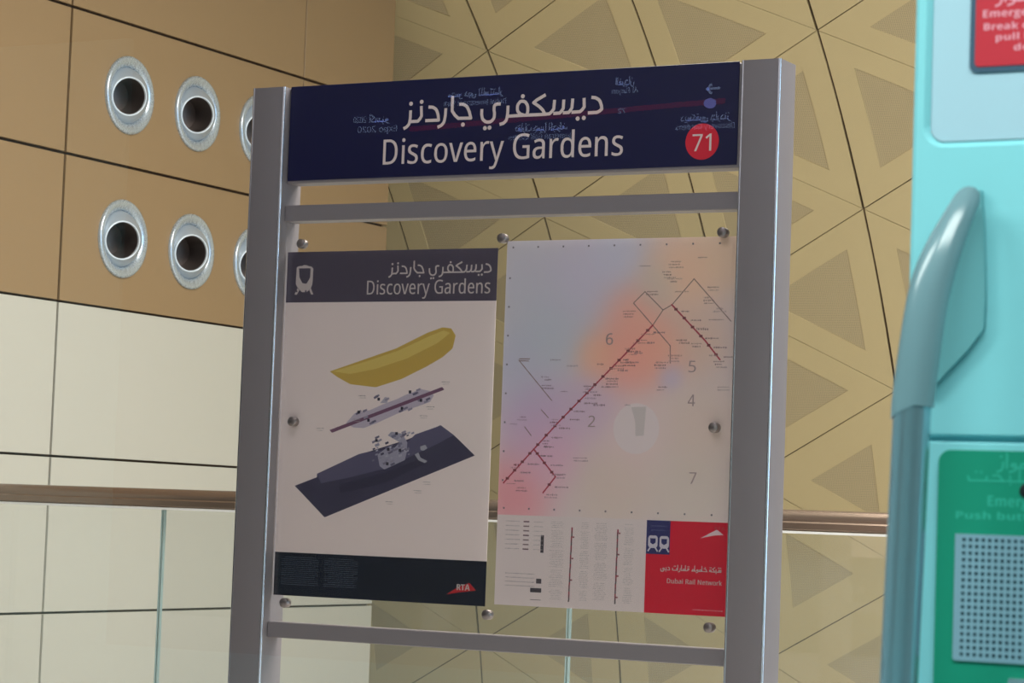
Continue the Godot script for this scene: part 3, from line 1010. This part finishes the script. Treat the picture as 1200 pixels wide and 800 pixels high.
# ---------------------------------------------------------------- things
func balustrade() -> void:
	var t := thing("balustrade", "glass balustrade with a bronze handrail crossing behind the station sign", "balustrade", Vector3(-3.65, 0, -7.2))
	var st := begin()
	var xf := Transform3D(Basis(Vector3(0, 0, 1), Vector3(0, 1, 0), Vector3(-1, 0, 0)), Vector3.ZERO)
	# a rail of two rounded mouldings, the upper one set back
	var prof := PackedVector2Array()
	for k in 13:
		var a := PI * k / 12
		prof.append(Vector2(0.030 * cos(a), 1.2235 + 0.031 * sin(a)))
	prof.append_array([Vector2(-0.030, 1.219), Vector2(-0.036, 1.214), Vector2(-0.036, 1.196), Vector2(-0.030, 1.190), Vector2(0.030, 1.190), Vector2(0.036, 1.196), Vector2(0.036, 1.214), Vector2(0.030, 1.219)])
	prism(st, prof, -2.84, 7.0, xf)
	obj("handrail", st, M["handrail bronze"], t)
	st = begin()
	box(st, Vector3(-7.0, 1.182, -0.02), Vector3(2.84, 1.1895, 0.034), 0.001)
	obj("cap_channel", st, M["white channel"], t)
	st = begin()
	box(st, Vector3(-7.0, 0.0, -0.04), Vector3(2.84, 0.1, 0.04), 0.004)
	obj("base_shoe", st, M["shoe metal"], t)
	var x := -7.0
	for g in [-4.725, -3.145, -1.565, 0.024, 1.604, 2.84]:
		st = begin()
		box(st, Vector3(x + 0.004, 0.1, -0.006), Vector3(g - 0.009, 1.182, 0.006))
		var pane := obj("glass_panel", st, M["rail glass"], t)
		for e in [[x + 0.0005, x + 0.004], [g - 0.009, g - 0.0055]]:
			st = begin()
			box(st, Vector3(e[0], 0.1, -0.006), Vector3(e[1], 1.182, 0.006))
			obj("edge", st, M["glass edge"], pane)
		x = g

const SX0 := -3.437      # inner faces of the sign's posts
const SX1 := -2.2195
func sign_stand() -> void:
	var t := thing("station_sign", "tall silver framed platform sign with a navy two-language header and red number disc", "sign", Vector3(-2.83, 0, -5.21))
	var o := -t.position
	for x in [[SX0 - 0.0945, SX0], [SX1, SX1 + 0.0945]]:
		var st := begin()
		prism(st, round_rect(x[0] + o.x, -5.2585 + o.z, x[1] + o.x, -5.165 + o.z, 0.005, 4), 0.0, -2.2375, Transform3D(Basis(Vector3(1, 0, 0), Vector3(0, 0, 1), Vector3(0, -1, 0)), Vector3.ZERO))
		var post := obj("post", st, M["silver paint"], t)
		for e in [x[0] + 0.004, x[1] - 0.004]:
			st = begin()
			prism(st, disc(Vector2(e + o.x, -5.169 + o.z), 0.0044, 20), 0.0, -2.2377, Transform3D(Basis(Vector3(1, 0, 0), Vector3(0, 0, 1), Vector3(0, -1, 0)), Vector3.ZERO))
			obj("edge_strip", st, M["edge aluminium"], post)
	var st := begin()
	box(st, Vector3(SX0, 1.9995, -5.243) + o, Vector3(SX1, 2.2375, -5.1905) + o, 0.002)
	var head := obj("header_panel", st, M["silver paint"], t)
	st = begin()
	box(st, Vector3(SX0 + 0.003, 2.006, -5.1904) + o, Vector3(SX1 - 0.014, 2.2405, -5.1882) + o, 0.0008)
	obj("navy_face", st, M["navy"], head)
	var z := -5.1881 + o.z
	obj("lettering", station_arabic(Transform3D(Basis(), Vector3(SX0 + o.x, 2.0 + o.y, z)), 0.0075), M["sign letter"], head)
	latin("lettering", "Discovery Gardens", -3.1604 + o.x, -2.5177 + o.x, 2.0375, 0.0605, z, M["sign letter"], head)
	st = begin()
	prism(st, disc(Vector2(-2.3195 + o.x, 2.0613), 0.0412, 40), z, z + 0.0008)
	obj("number_disc", st, M["sign red"], head)
	latin("number", "71", -2.3432 + o.x, -2.2965 + o.x, 2.0400, 0.0385, z + 0.0008, M["sign letter"], head)
	for y in [[1.9055, 1.9455], [0.8875, 0.9255]]:
		st = begin()
		box(st, Vector3(SX0, y[0], -5.238) + o, Vector3(SX1, y[1], -5.189) + o, 0.002)
		obj("rail", st, M["silver paint"], t)
	# clear sheet that holds the posters, between the two rails
	st = begin()
	box(st, Vector3(SX0 + 0.001, 0.9258, -5.2005) + o, Vector3(SX1 - 0.001, 1.9052, -5.1965) + o)
	obj("clear_sheet", st, M["acrylic"], t)
	for p in [[-3.3865, 1.8500], [-2.8266, 1.8523], [-2.2644, 1.8545], [-3.3905, 1.4133], [-2.2705, 1.4159], [-3.392, 0.9726], [-2.8307, 0.9717], [-2.2681, 0.9716]]:
		st = begin()
		lathe(st, [[0.0, -0.008], [0.0115, -0.008], [0.0115, 0.010], [0.0100, 0.0115], [0.0, 0.0115]], Transform3D(Basis(), Vector3(p[0], p[1], -5.1965) + o), 28)
		obj("bolt", st, M["bolt steel"], t)

func posters() -> void:
	var z := -5.2045
	var t := thing("station_layout_poster", "station layout poster with a yellow canopy drawing over a dark platform plan", "poster", Vector3(-3.433, 1.8312, z))
	sheet(t, Vector2(0.590, 0.841), printed("layout print", station_print(), 0, 0, Vector2(0.590, 0.841)))
	var s := begin()
	s = station_arabic(Transform3D(Basis(), Vector3(0.1173, -0.1306, 0.0011)), 0.0038, 0.529)
	obj("lettering", s, M["poster letter"], t)
	latin("lettering", "Discovery Gardens", 0.2328, 0.573, -0.107, 0.0335, 0.0011, M["poster letter"], t)
	latin("lettering", "RTA", 0.513, 0.548, -0.806, 0.0135, 0.0011, M["poster letter"], t, "Droid Sans", 700)

	t = thing("network_map_poster", "rail network map poster with a red diagonal line and a red card in the corner", "poster", Vector3(-2.8185, 1.8465, z))
	sheet(t, Vector2(0.5838, 0.850), printed("network print", map_print(), 0, 0, Vector2(0.5838, 0.850)))
	var n := pts([2755,2308,2368,4205,4851,2928,4857,3698,4948,5443,1491,3159,4021,3378])
	var ink := mat("map figure", c8(166, 144, 142), 0.7)
	for i in 5:
		var p := n[i] / PX
		latin("figure", ["6", "2", "5", "4", "7"][i], p.x - 0.009, p.x + 0.009, -p.y - 0.013, 0.026, 0.0011, ink, t)
	var x := pts([5711,7539,5737,7815,5756,8382,4219,7556,4397,7766,4912,8346])
	for k in 6:
		x[k] = x[k] / PX
	arabic("lettering", ["seen_i", "+3a", "tooth_m", "+1b", "kaf_i", "heh_f", "+2a", " ", "hah_i", "+1a", "tah_m", "waw_f", "tah_m", " ", "feh_i", "+2a", "tah_m", "alef_f", "ra_s", "alef_s", "bowl_s", "+2a", " ", "dal_s", "tooth_i", "+1b", "yeh_f", "+2b"], x[3].x, x[0].x, -x[0].y + 0.002, 0.0095, 0.0011, M["poster letter"], t)
	latin("lettering", "Dubai Rail Network", x[4].x, x[1].x, -x[1].y, 0.0105, 0.0011, M["poster letter"], t)
	latin("lettering", "RTA", x[4].x + 0.112, x[4].x + 0.137, -0.6585, 0.007, 0.0011, M["exit red"], t, "Droid Sans", 700)

func sheet(t: Node3D, size: Vector2, m: Material) -> void:
	var st := begin()
	box(st, Vector3(0, -size.y, 0), Vector3(size.x, 0, 0.001))
	obj("sheet", st, m, t)

func diffusers() -> void:
	var where := [["upper row, farthest from sign", 0, 0], ["upper row, middle", 1, 0], ["upper row, half behind sign post", 2, 0], ["lower row, farthest from sign", 0, 1], ["lower row, middle", 1, 1], ["lower row, half behind sign post", 2, 1]]
	for w in where:
		var t := thing("air_nozzle", "round aluminium air jet nozzle in the tan wall, " + w[0], "air vent", Vector3(PIER, NOZZLE_Y[w[2]], NOZZLE_Z[w[1]]), "air jet nozzles in the tan wall panels")
		t.rotation.y = PI / 2
		var st := begin()
		lathe(st, [[0.135, -0.02], [0.135, 0.0005], [0.166, 0.0005], [0.166, 0.008], [0.162, 0.014], [0.152, 0.016], [0.128, 0.005], [0.121, -0.004], [0.1185, -0.02]], Transform3D(), 64, 0.6)
		obj("flange", st, M["nozzle aluminium"], t)
		# the ball turns in its seat and points towards the platform
		var axis := Vector3(-sin(deg_to_rad(25.0)), -0.12, cos(deg_to_rad(25.0))).normalized()
		var xa := Vector3.UP.cross(axis).normalized()
		var xf := Transform3D(Basis(xa, axis.cross(xa), axis), Vector3(0, 0, -0.057))
		st = begin()
		var prof := []
		for k in 15:
			var a := deg_to_rad(112.0 - (112.0 - 38.5) * k / 14.0)
			prof.append([0.13 * sin(a), 0.13 * cos(a)])
		lathe(st, prof, xf, 48, 0.2)
		obj("ball", st, M["nozzle ball"], t)
		st = begin()
		lathe(st, [[0.0835, 0.0990], [0.0835, 0.1045], [0.0795, 0.1080], [0.0762, 0.1055], [0.0762, 0.095]], xf, 48, 0.2)
		obj("rim", st, M["nozzle rim"], t)
		st = begin()
		lathe(st, [[0.0766, 0.102], [0.074, 0.02], [0.07, -0.04], [0.0, -0.04]], xf, 40, 0.2)
		obj("bore", st, M["nozzle bore"], t)

# ---- inside the train, beside the window
const PZ := -1.6
func pillar() -> void:
	# moulded pillar beside the window: upper field with a sunk paler panel, lower field, a groove between them
	var st := begin()
	var x0 := -0.5625
	var xr := 0.9
	var ring := round_rect(-0.5544, 1.4550, 0.353, 2.023, 0.014, 6)
	var foot := round_rect(-0.5510, 1.4588, 0.3496, 2.0192, 0.0106, 6)
	# face of the upper field with the opening of the sunk panel
	var outer := [Vector2(x0 + 0.003, 1.2650), Vector2(xr, 1.2650), Vector2(xr, 2.33), Vector2(x0 + 0.003, 2.33)]
	var n := ring.size()
	for i in n:
		var a := ring[i]
		var b := ring[(i + 1) % n]
		var fa := foot[i]
		var fb := foot[(i + 1) % n]
		var bn := (fa + fb - a - b).normalized()
		quad(st, Vector3(a.x, a.y, PZ), Vector3(b.x, b.y, PZ), Vector3(fb.x, fb.y, PZ - 0.004), Vector3(fa.x, fa.y, PZ - 0.004), Vector3(bn.x, bn.y, 1.0).normalized())
	var poly := PackedVector2Array()
	# left, bottom, right and top strips round the opening
	for q in [[x0 + 0.003, 1.2650, -0.5544, 2.33], [-0.5544, 1.2650, xr, 1.4550], [0.353, 1.4550, xr, 2.33], [-0.5544, 2.023, 0.353, 2.33]]:
		quad(st, Vector3(q[0], q[1], PZ), Vector3(q[2], q[1], PZ), Vector3(q[2], q[3], PZ), Vector3(q[0], q[3], PZ), Vector3.BACK)
	for c in [[-0.5544, 1.4550, 2], [0.353, 1.4550, 3], [0.353, 2.023, 0], [-0.5544, 2.023, 1]]:
		for i in 6:
			var j: int = c[2] * 7 + i
			tri(st, Vector3(c[0], c[1], PZ), Vector3(ring[j].x, ring[j].y, PZ), Vector3(ring[j + 1].x, ring[j + 1].y, PZ), Vector3.BACK)
	# lower field, then the bevelled and square edges
	quad(st, Vector3(x0 + 0.003, 0.0, PZ), Vector3(xr, 0.0, PZ), Vector3(xr, 1.2588, PZ), Vector3(x0 + 0.003, 1.2588, PZ), Vector3.BACK)
	quad(st, Vector3(x0 + 0.003, 1.2650, PZ), Vector3(xr, 1.2650, PZ), Vector3(xr, 1.2634, PZ - 0.005), Vector3(x0 + 0.003, 1.2634, PZ - 0.005), Vector3(0, -0.8, 0.6))
	quad(st, Vector3(x0 + 0.003, 1.2588, PZ), Vector3(xr, 1.2588, PZ), Vector3(xr, 1.2604, PZ - 0.005), Vector3(x0 + 0.003, 1.2604, PZ - 0.005), Vector3(0, 0.8, 0.6))
	quad(st, Vector3(x0 + 0.003, 1.2604, PZ - 0.005), Vector3(xr, 1.2604, PZ - 0.005), Vector3(xr, 1.2634, PZ - 0.005), Vector3(x0 + 0.003, 1.2634, PZ - 0.005), Vector3.BACK)
	quad(st, Vector3(x0 + 0.003, 0, PZ), Vector3(x0 + 0.003, 2.33, PZ), Vector3(x0, 2.33, PZ - 0.003), Vector3(x0, 0, PZ - 0.003), Vector3(-0.7, 0, 0.7))
	quad(st, Vector3(x0, 0, PZ - 0.003), Vector3(x0, 2.33, PZ - 0.003), Vector3(x0, 2.33, PZ - 0.039), Vector3(x0, 0, PZ - 0.039), Vector3.LEFT)
	quad(st, Vector3(xr, 0, PZ), Vector3(xr, 2.33, PZ), Vector3(xr, 2.33, PZ - 0.039), Vector3(xr, 0, PZ - 0.039), Vector3.RIGHT)
	var wall := obj("wall_pillar", st, M["cyan panel"])
	structure(wall, "pale turquoise moulded pillar of the train beside the window", "wall")
	st = begin()
	prism(st, round_rect(-0.5505, 1.4594, 0.349, 2.0186, 0.0100, 6), PZ - 0.02, PZ - 0.003)
	obj("sunk_panel", st, M["pale cyan panel"], wall)

func path3(a: Array, z: float) -> Array:
	var out := []
	for i in range(0, a.size(), 2):
		out.append(Vector3(a[i], a[i + 1], z))
	return out

func grab_handle() -> void:
	var t := thing("grab_handle", "curved grab handle with a grey turquoise bracket and a steel tube on the pillar", "handle", Vector3(-0.55, 1.18, -1.545))
	var o := -t.position
	var p := path3([-0.5016,1.4185,-0.5129,1.3969,-0.5241,1.3708,-0.5304,1.3489,-0.5336,1.3216,-0.5371,1.2914,-0.5382,1.2778], -1.545)
	# the arm leaves the pillar at its top and swings out to the tube
	var zs := [-1.586, -1.568, -1.555, -1.549, -1.546, -1.545, -1.545]
	var curve := Curve3D.new()
	for i in p.size():
		var v: Vector3 = p[i]
		v.z = zs[i]
		var far: float = v.z / -1.545
		v = Vector3(v.x * far, 1.2 + (v.y - 1.2) * far, v.z)
		var a: Vector3 = p[maxi(i - 1, 0)]
		var b: Vector3 = p[mini(i + 1, p.size() - 1)]
		var tan3 := (b - a) / 6.0
		curve.add_point(v + o, -tan3, tan3)
	curve.bake_interval = 0.004
	var bp := curve.get_baked_points()
	var line := []
	var rad := []
	for pass_ in 30:
		for i in range(1, bp.size() - 1):
			bp[i] = bp[i] * 0.5 + (bp[i - 1] + bp[i + 1]) * 0.25
	for i in bp.size():
		var f := float(i) / (bp.size() - 1)
		line.append(bp[i])
		var r := lerpf(0.0085, 0.0130, smoothstep(0.0, 0.55, f)) + 0.0009 * f
		if i < 5:
			r *= sqrt(1.0 - pow(1.0 - (i + 0.35) / 5.35, 2.0))
		rad.append(r)
	var st := begin()
	sweep(st, line, rad, 0.9, 28, 0.55)
	obj("bracket", st, M["handle plastic"], t)
	var q := path3([-0.5382,1.2789,-0.5429,1.0931], -1.545)
	st = begin()
	sweep(st, [q[0] + (q[0] - q[1]) * 0.04 + o, q[0].lerp(q[1], 0.5) + o, q[1] + (q[1] - q[0]) * 2.0 + o], [0.0122, 0.0122, 0.0122], 1.0, 32)
	obj("tube", st, M["handle steel"], t)
	st = begin()
	var w := PackedVector2Array()
	var a: Array = [-0.5123,1.4253,-0.5100,1.4027,-0.5078,1.3589,-0.5084,1.3338,-0.5178,1.3209,-0.5348,1.3029,-0.5456,1.2905,-0.5497,1.3141,-0.5448,1.3536,-0.5340,1.3874,-0.5231,1.4154]
	for i in range(0, a.size(), 2):
		w.append(Vector2(a[i] + o.x, a[i + 1] + o.y))
	prism(st, w, -1.5995 + o.z, -1.5945 + o.z)
	obj("web_plate", st, M["handle web"], t)

func intercom() -> void:
	var t := thing("intercom", "green emergency call panel with a perforated speaker plate", "intercom", Vector3(-0.47, 1.12, PZ))
	var o := -t.position
	var st := begin()
	prism(st, round_rect(-0.5373 + o.x, 1.02 + o.y, -0.4027 + o.x, 1.2544 + o.y, 0.008, 6), 0.0, 0.003)
	obj("faceplate", st, M["call green"], t)
	latin("lettering", "Emergency Call", -0.5035 + o.x, -0.4365 + o.x, 1.2185 + o.y, 0.0068, 0.003, M["call letter"], t, "Droid Sans", 700)
	latin("lettering", "Push button to speak", -0.5246 + o.x, -0.4154 + o.x, 1.2098 + o.y, 0.0048, 0.003, M["call letter"], t, "Droid Sans", 700)
	arabic("lettering", ["alef_s", "tooth_i", "+1a", "seen_m", "alef_f", "dal_s", " ", "tah_m", "waw_f", "alef_s", "ra_s", "+1a"], -0.4978 + o.x, -0.4422 + o.x, 1.2435 + o.y, 0.0075, 0.003, M["call letter"], t)
	arabic("lettering", ["alef_s", "+1h", "meem_i", "seen_m", "+3a", " ", "alef_s", "lam_i", "ra_s", "+1a", " ", "lam_i", "lam_m", "tooth_m", "+1b", "hah_m", "bowl_s", "+2a"], -0.5177 + o.x, -0.4223 + o.x, 1.2348 + o.y, 0.006, 0.003, M["call letter"], t)
	st = begin()
	lathe(st, [[0.0048, 0.0035], [0.0048, 0.004], [0.0042, 0.0044], [0.0, 0.0044]], Transform3D(Basis(), Vector3(-0.4775 + o.x, 1.229 + o.y, 0)), 20)
	obj("indicator", st, M["black plastic"], t)
	st = begin()
	prism(st, round_rect(-0.4860 + o.x, 1.028 + o.y, -0.454 + o.x, 1.1085 + o.y, 0.0012), 0.003, 0.007)
	obj("button_housing", st, M["edge aluminium"], t)
	# speaker plate: every hole is cut, with a dark cup behind it
	st = begin()
	var cups := begin()
	var gx0 := -0.5243 + o.x
	var gx1 := -0.4157 + o.x
	var gy0 := 1.1179 + o.y
	var gy1 := 1.1999 + o.y
	var pitch := 0.0043
	var nx := 23
	var ny := 18
	var hx := -0.5182 + o.x
	var hy := 1.1221 + o.y
	var z := 0.0045
	for i in nx:
		for j in ny:
			var c := Vector2(hx + i * pitch, hy + j * pitch * 1.014)
			var n := 8
			for k in n:
				var a0 := TAU * (k + 0.5) / n
				var a1 := TAU * (k + 1.5) / n
				var d0 := Vector2(cos(a0), sin(a0))
				var d1 := Vector2(cos(a1), sin(a1))
				var h := pitch / 2
				var e0 := d0 / maxf(absf(d0.x), absf(d0.y)) * h
				var e1 := d1 / maxf(absf(d1.x), absf(d1.y)) * h
				var v0 := Vector3(c.x + d0.x * 0.00132, c.y + d0.y * 0.00132, z)
				var v1 := Vector3(c.x + d1.x * 0.00132, c.y + d1.y * 0.00132, z)
				var w1 := Vector3(c.x + e1.x, c.y + e1.y * 1.014, z)
				var w0 := Vector3(c.x + e0.x, c.y + e0.y * 1.014, z)
				quad(st, v0, v1, w1, w0, Vector3.BACK)
				if absf(e0.x - e1.x) > 1e-5 and absf(e0.y - e1.y) > 1e-5:
					tri(st, w0, w1, Vector3(c.x + signf(e0.x + e1.x) * h, c.y + signf(e0.y + e1.y) * h * 1.014, z), Vector3.BACK)
				tri(cups, Vector3(c.x, c.y, 0.0034), Vector3(v0.x, v0.y, 0.0034), Vector3(v1.x, v1.y, 0.0034), Vector3.BACK)
				quad(cups, v0, v1, Vector3(v1.x, v1.y, 0.0034), Vector3(v0.x, v0.y, 0.0034), Vector3(-d0.x, -d0.y, 0))
	# margin round the field of holes
	var fx0 := hx - pitch / 2
	var fx1 := hx + (nx - 0.5) * pitch
	var fy0 := hy - pitch / 2 * 1.014
	var fy1 := hy + (ny - 0.5) * pitch * 1.014
	for q in [[gx0, gy0 + 0.002, fx0, gy1], [fx1, gy0 + 0.002, gx1, gy1], [gx0 + 0.002, gy0, gx1 - 0.002, gy0 + 0.002], [fx0, gy0 + 0.002, fx1, fy0], [fx0, fy1, fx1, gy1]]:
		if q[2] > q[0] and q[3] > q[1]:
			quad(st, Vector3(q[0], q[1], z), Vector3(q[2], q[1], z), Vector3(q[2], q[3], z), Vector3(q[0], q[3], z), Vector3.BACK)
	for s in [[gx0, gx0 + 0.002, -1.0], [gx1 - 0.002, gx1, 1.0]]:
		var cx: float = s[1] if s[2] < 0 else s[0]
		for k in 6:
			var a0 := PI / 2 * k / 6.0
			var a1 := PI / 2 * (k + 1) / 6.0
			tri(st, Vector3(cx, gy0 + 0.002, z), Vector3(cx + s[2] * 0.002 * sin(a0), gy0 + 0.002 - 0.002 * cos(a0), z), Vector3(cx + s[2] * 0.002 * sin(a1), gy0 + 0.002 - 0.002 * cos(a1), z), Vector3.BACK)
	quad(st, Vector3(gx0, gy0 + 0.002, z), Vector3(gx0, gy1, z), Vector3(gx0, gy1, 0.003), Vector3(gx0, gy0 + 0.002, 0.003), Vector3.LEFT)
	quad(st, Vector3(gx0 + 0.002, gy0, z), Vector3(gx1 - 0.002, gy0, z), Vector3(gx1 - 0.002, gy0, 0.003), Vector3(gx0 + 0.002, gy0, 0.003), Vector3.DOWN)
	quad(st, Vector3(gx0, gy1, z), Vector3(gx1, gy1, z), Vector3(gx1, gy1, 0.003), Vector3(gx0, gy1, 0.003), Vector3.UP)
	var plate := obj("speaker_plate", st, M["grille plate"], t)
	var hole := obj("holes", cups, M["hole dark"], plate)
	hole.set_meta("kind", "stuff")

func emergency_sign() -> void:
	var t := thing("emergency_exit_sign", "red emergency door sign with a dark border on the sunk panel", "sign", Vector3(-0.482, 1.505, PZ - 0.003))
	var o := -t.position
	o.z = 0.0
	var st := begin()
	prism(st, round_rect(-0.5243 + o.x, 1.5045 + o.y, -0.4397 + o.x, 1.582 + o.y, 0.005, 6), 0.0, 0.0015)
	obj("border_plate", st, M["exit border"], t)
	st = begin()
	prism(st, round_rect(-0.5205 + o.x, 1.5082 + o.y, -0.4435 + o.x, 1.5783 + o.y, 0.003, 6), 0.0015, 0.0021)
	obj("red_face", st, M["exit red"], t)
	var z := 0.0021
	for l in [["Emergency Door", -0.5156, 1.5408, 0.0050], ["Break cover and", -0.5148, 1.5322, 0.0046], ["pull handle", -0.5065, 1.5250, 0.0044], ["down", -0.4942, 1.5178, 0.0042]]:
		latin("lettering", l[0], l[1] + o.x, -0.964 - l[1] + o.x, l[2] + o.y, l[3], z, M["exit letter"], t, "Droid Sans", 700)
	arabic("lettering", ["meem_i", "feh_m", "+2a", "tooth_m", "+1b", "tooth_m", "+1a", " ", "tah_m", "waw_f", "alef_s", "ra_s", "+1a"], -0.5070 + o.x, -0.457 + o.x, 1.5510 + o.y, 0.008, z, M["exit letter"], t)

func route_map() -> void:
	# the strip map over the opposite door: the window mirrors it, back to front
	var z := 1.05
	var t := thing("route_display", "dark backlit strip map with white station names above the opposite door", "map", Vector3(-2.2, 1.96, z))
	var o := -t.position
	o.z = 0.0
	var st := begin()
	box(st, Vector3(-2.95, 1.82, -0.012 ) + o, Vector3(-1.55, 2.12, 0.0) + o, 0.003)
	obj("board", st, M["map navy"], t)
	# the mirror shows the board 0.05 m nearer or farther than a board at z = 1 would be; names keep their places by proportion
	var f := (2 * 1.66 + z - 0.0125) / 4.26
	var zz := -0.0122
	var X := func(x: float) -> float: return x * f + o.x
	var Y := func(y: float) -> float: return 1.2 + (y - 1.2) * f + o.y
	st = begin()
	prism(st, PackedVector2Array([Vector2(X.call(-2.5364), Y.call(1.951)), Vector2(X.call(-1.8605), Y.call(1.977)), Vector2(X.call(-1.8605), Y.call(1.987)), Vector2(X.call(-2.5364), Y.call(1.961))]), zz - 0.0003, zz)
	obj("line", st, M["map red"], t)
	for n in [["Expo 2020", -2.657, -2.566, 1.9535, .0125], ["Dubai Investment Park", -2.4611, -2.3225, 1.998, .0105], ["Jumeirah Golf Estates", -2.3135, -2.1771, 1.9255, .0105], ["Al Furjan", -2.0949, -2.040, 2.006, .0105], ["Discovery Gardens", -1.9592, -1.8405, 1.931, .0105]]:
		latin("lettering", n[0], X.call(n[1]), X.call(n[2]), Y.call(n[3]), n[4], zz, M["map white"], t, "Droid Sans", 400, true)
	var names := [
		[["alef_s", "kaf_i", "seen_m", "tooth_m", "+1b", "waw_f"], -2.632, -2.585, 1.9745, .013],
		[["meem_i", "hah_m", "+1b", "meem_m", "ain_f", " ", "dal_s", "tooth_i", "+1b", "yeh_f", " ", "lam_i", "lam_m", "alef_f", "seen_i", "tooth_m", "+2a", "tooth_m", "+3a", "meem_m", "alef_f", "ra_s"], -2.452, -2.330, 2.0165, .0115],
		[["ain_i", "feh_m", "+2a", "alef_f", "ra_s", "alef_s", "bowl_s", "+2a", " ", "hah_i", "+1b", "meem_m", "tooth_m", "+2b", "ra_f", "alef_s", " ", "lam_i", "lam_m", "hah_m", "+1b", "waw_f", "lam_i", "feh_f", "+1a"], -2.300, -2.187, 1.9425, .0115],
		[["alef_s", "lam_i", "feh_m", "+1a", "ra_f", "hah_i", "+1b", "alef_f", "noon_s", "+1a"], -2.088, -2.048, 2.0225, .0115],
		[["dal_s", "tooth_i", "+2b", "seen_m", "kaf_i", "feh_m", "+1a", "ra_f", "yeh_f", "+2b", " ", "hah_i", "+1b", "alef_f", "ra_s", "dal_s", "tooth_i", "+1a", "ra_f", "+1a"], -1.950, -1.850, 1.948, .0115]]
	for n in names:
		arabic("lettering", n[0], X.call(n[1]), X.call(n[2]), Y.call(n[3]), n[4], zz, M["map white"], t, true)
	latin("lettering", "2020", X.call(-2.668), X.call(-2.638), Y.call(1.9735), .0125, zz, M["map white"], t, "Droid Sans", 400, true)
	latin("station_number", "72", X.call(-2.080), X.call(-2.064), Y.call(1.9675), .0095, zz, M["map white"], t, "Droid Sans", 400, true)
	# marker of the present stop: an arrow over an oval
	st = begin()
	var ov := PackedVector2Array()
	for k in 20:
		ov.append(Vector2(X.call(-1.8913) + 0.013 * cos(TAU * k / 20), Y.call(1.9784) + 0.0095 * sin(TAU * k / 20)).rotated(0.0))
	prism(st, ov, zz - 0.0006, zz)
	obj("stop_marker", st, M["map lilac"], t)
	st = begin()
	var ax: float = X.call(-1.8853)
	var ay: float = Y.call(2.0053)
	var axf := Transform3D(Basis.from_scale(Vector3(1e-4, 1e-4, 1)), Vector3(ax, ay, zz - 0.0006))
	stroke(st, PackedVector2Array([Vector2(-130, 0), Vector2(140, 10)]), 42.0, axf)
	stroke(st, PackedVector2Array([Vector2(-30, 100), Vector2(-130, 0), Vector2(-30, -100)]), 42.0, axf, 1e-5)
	obj("arrow", st, M["map white"], t)
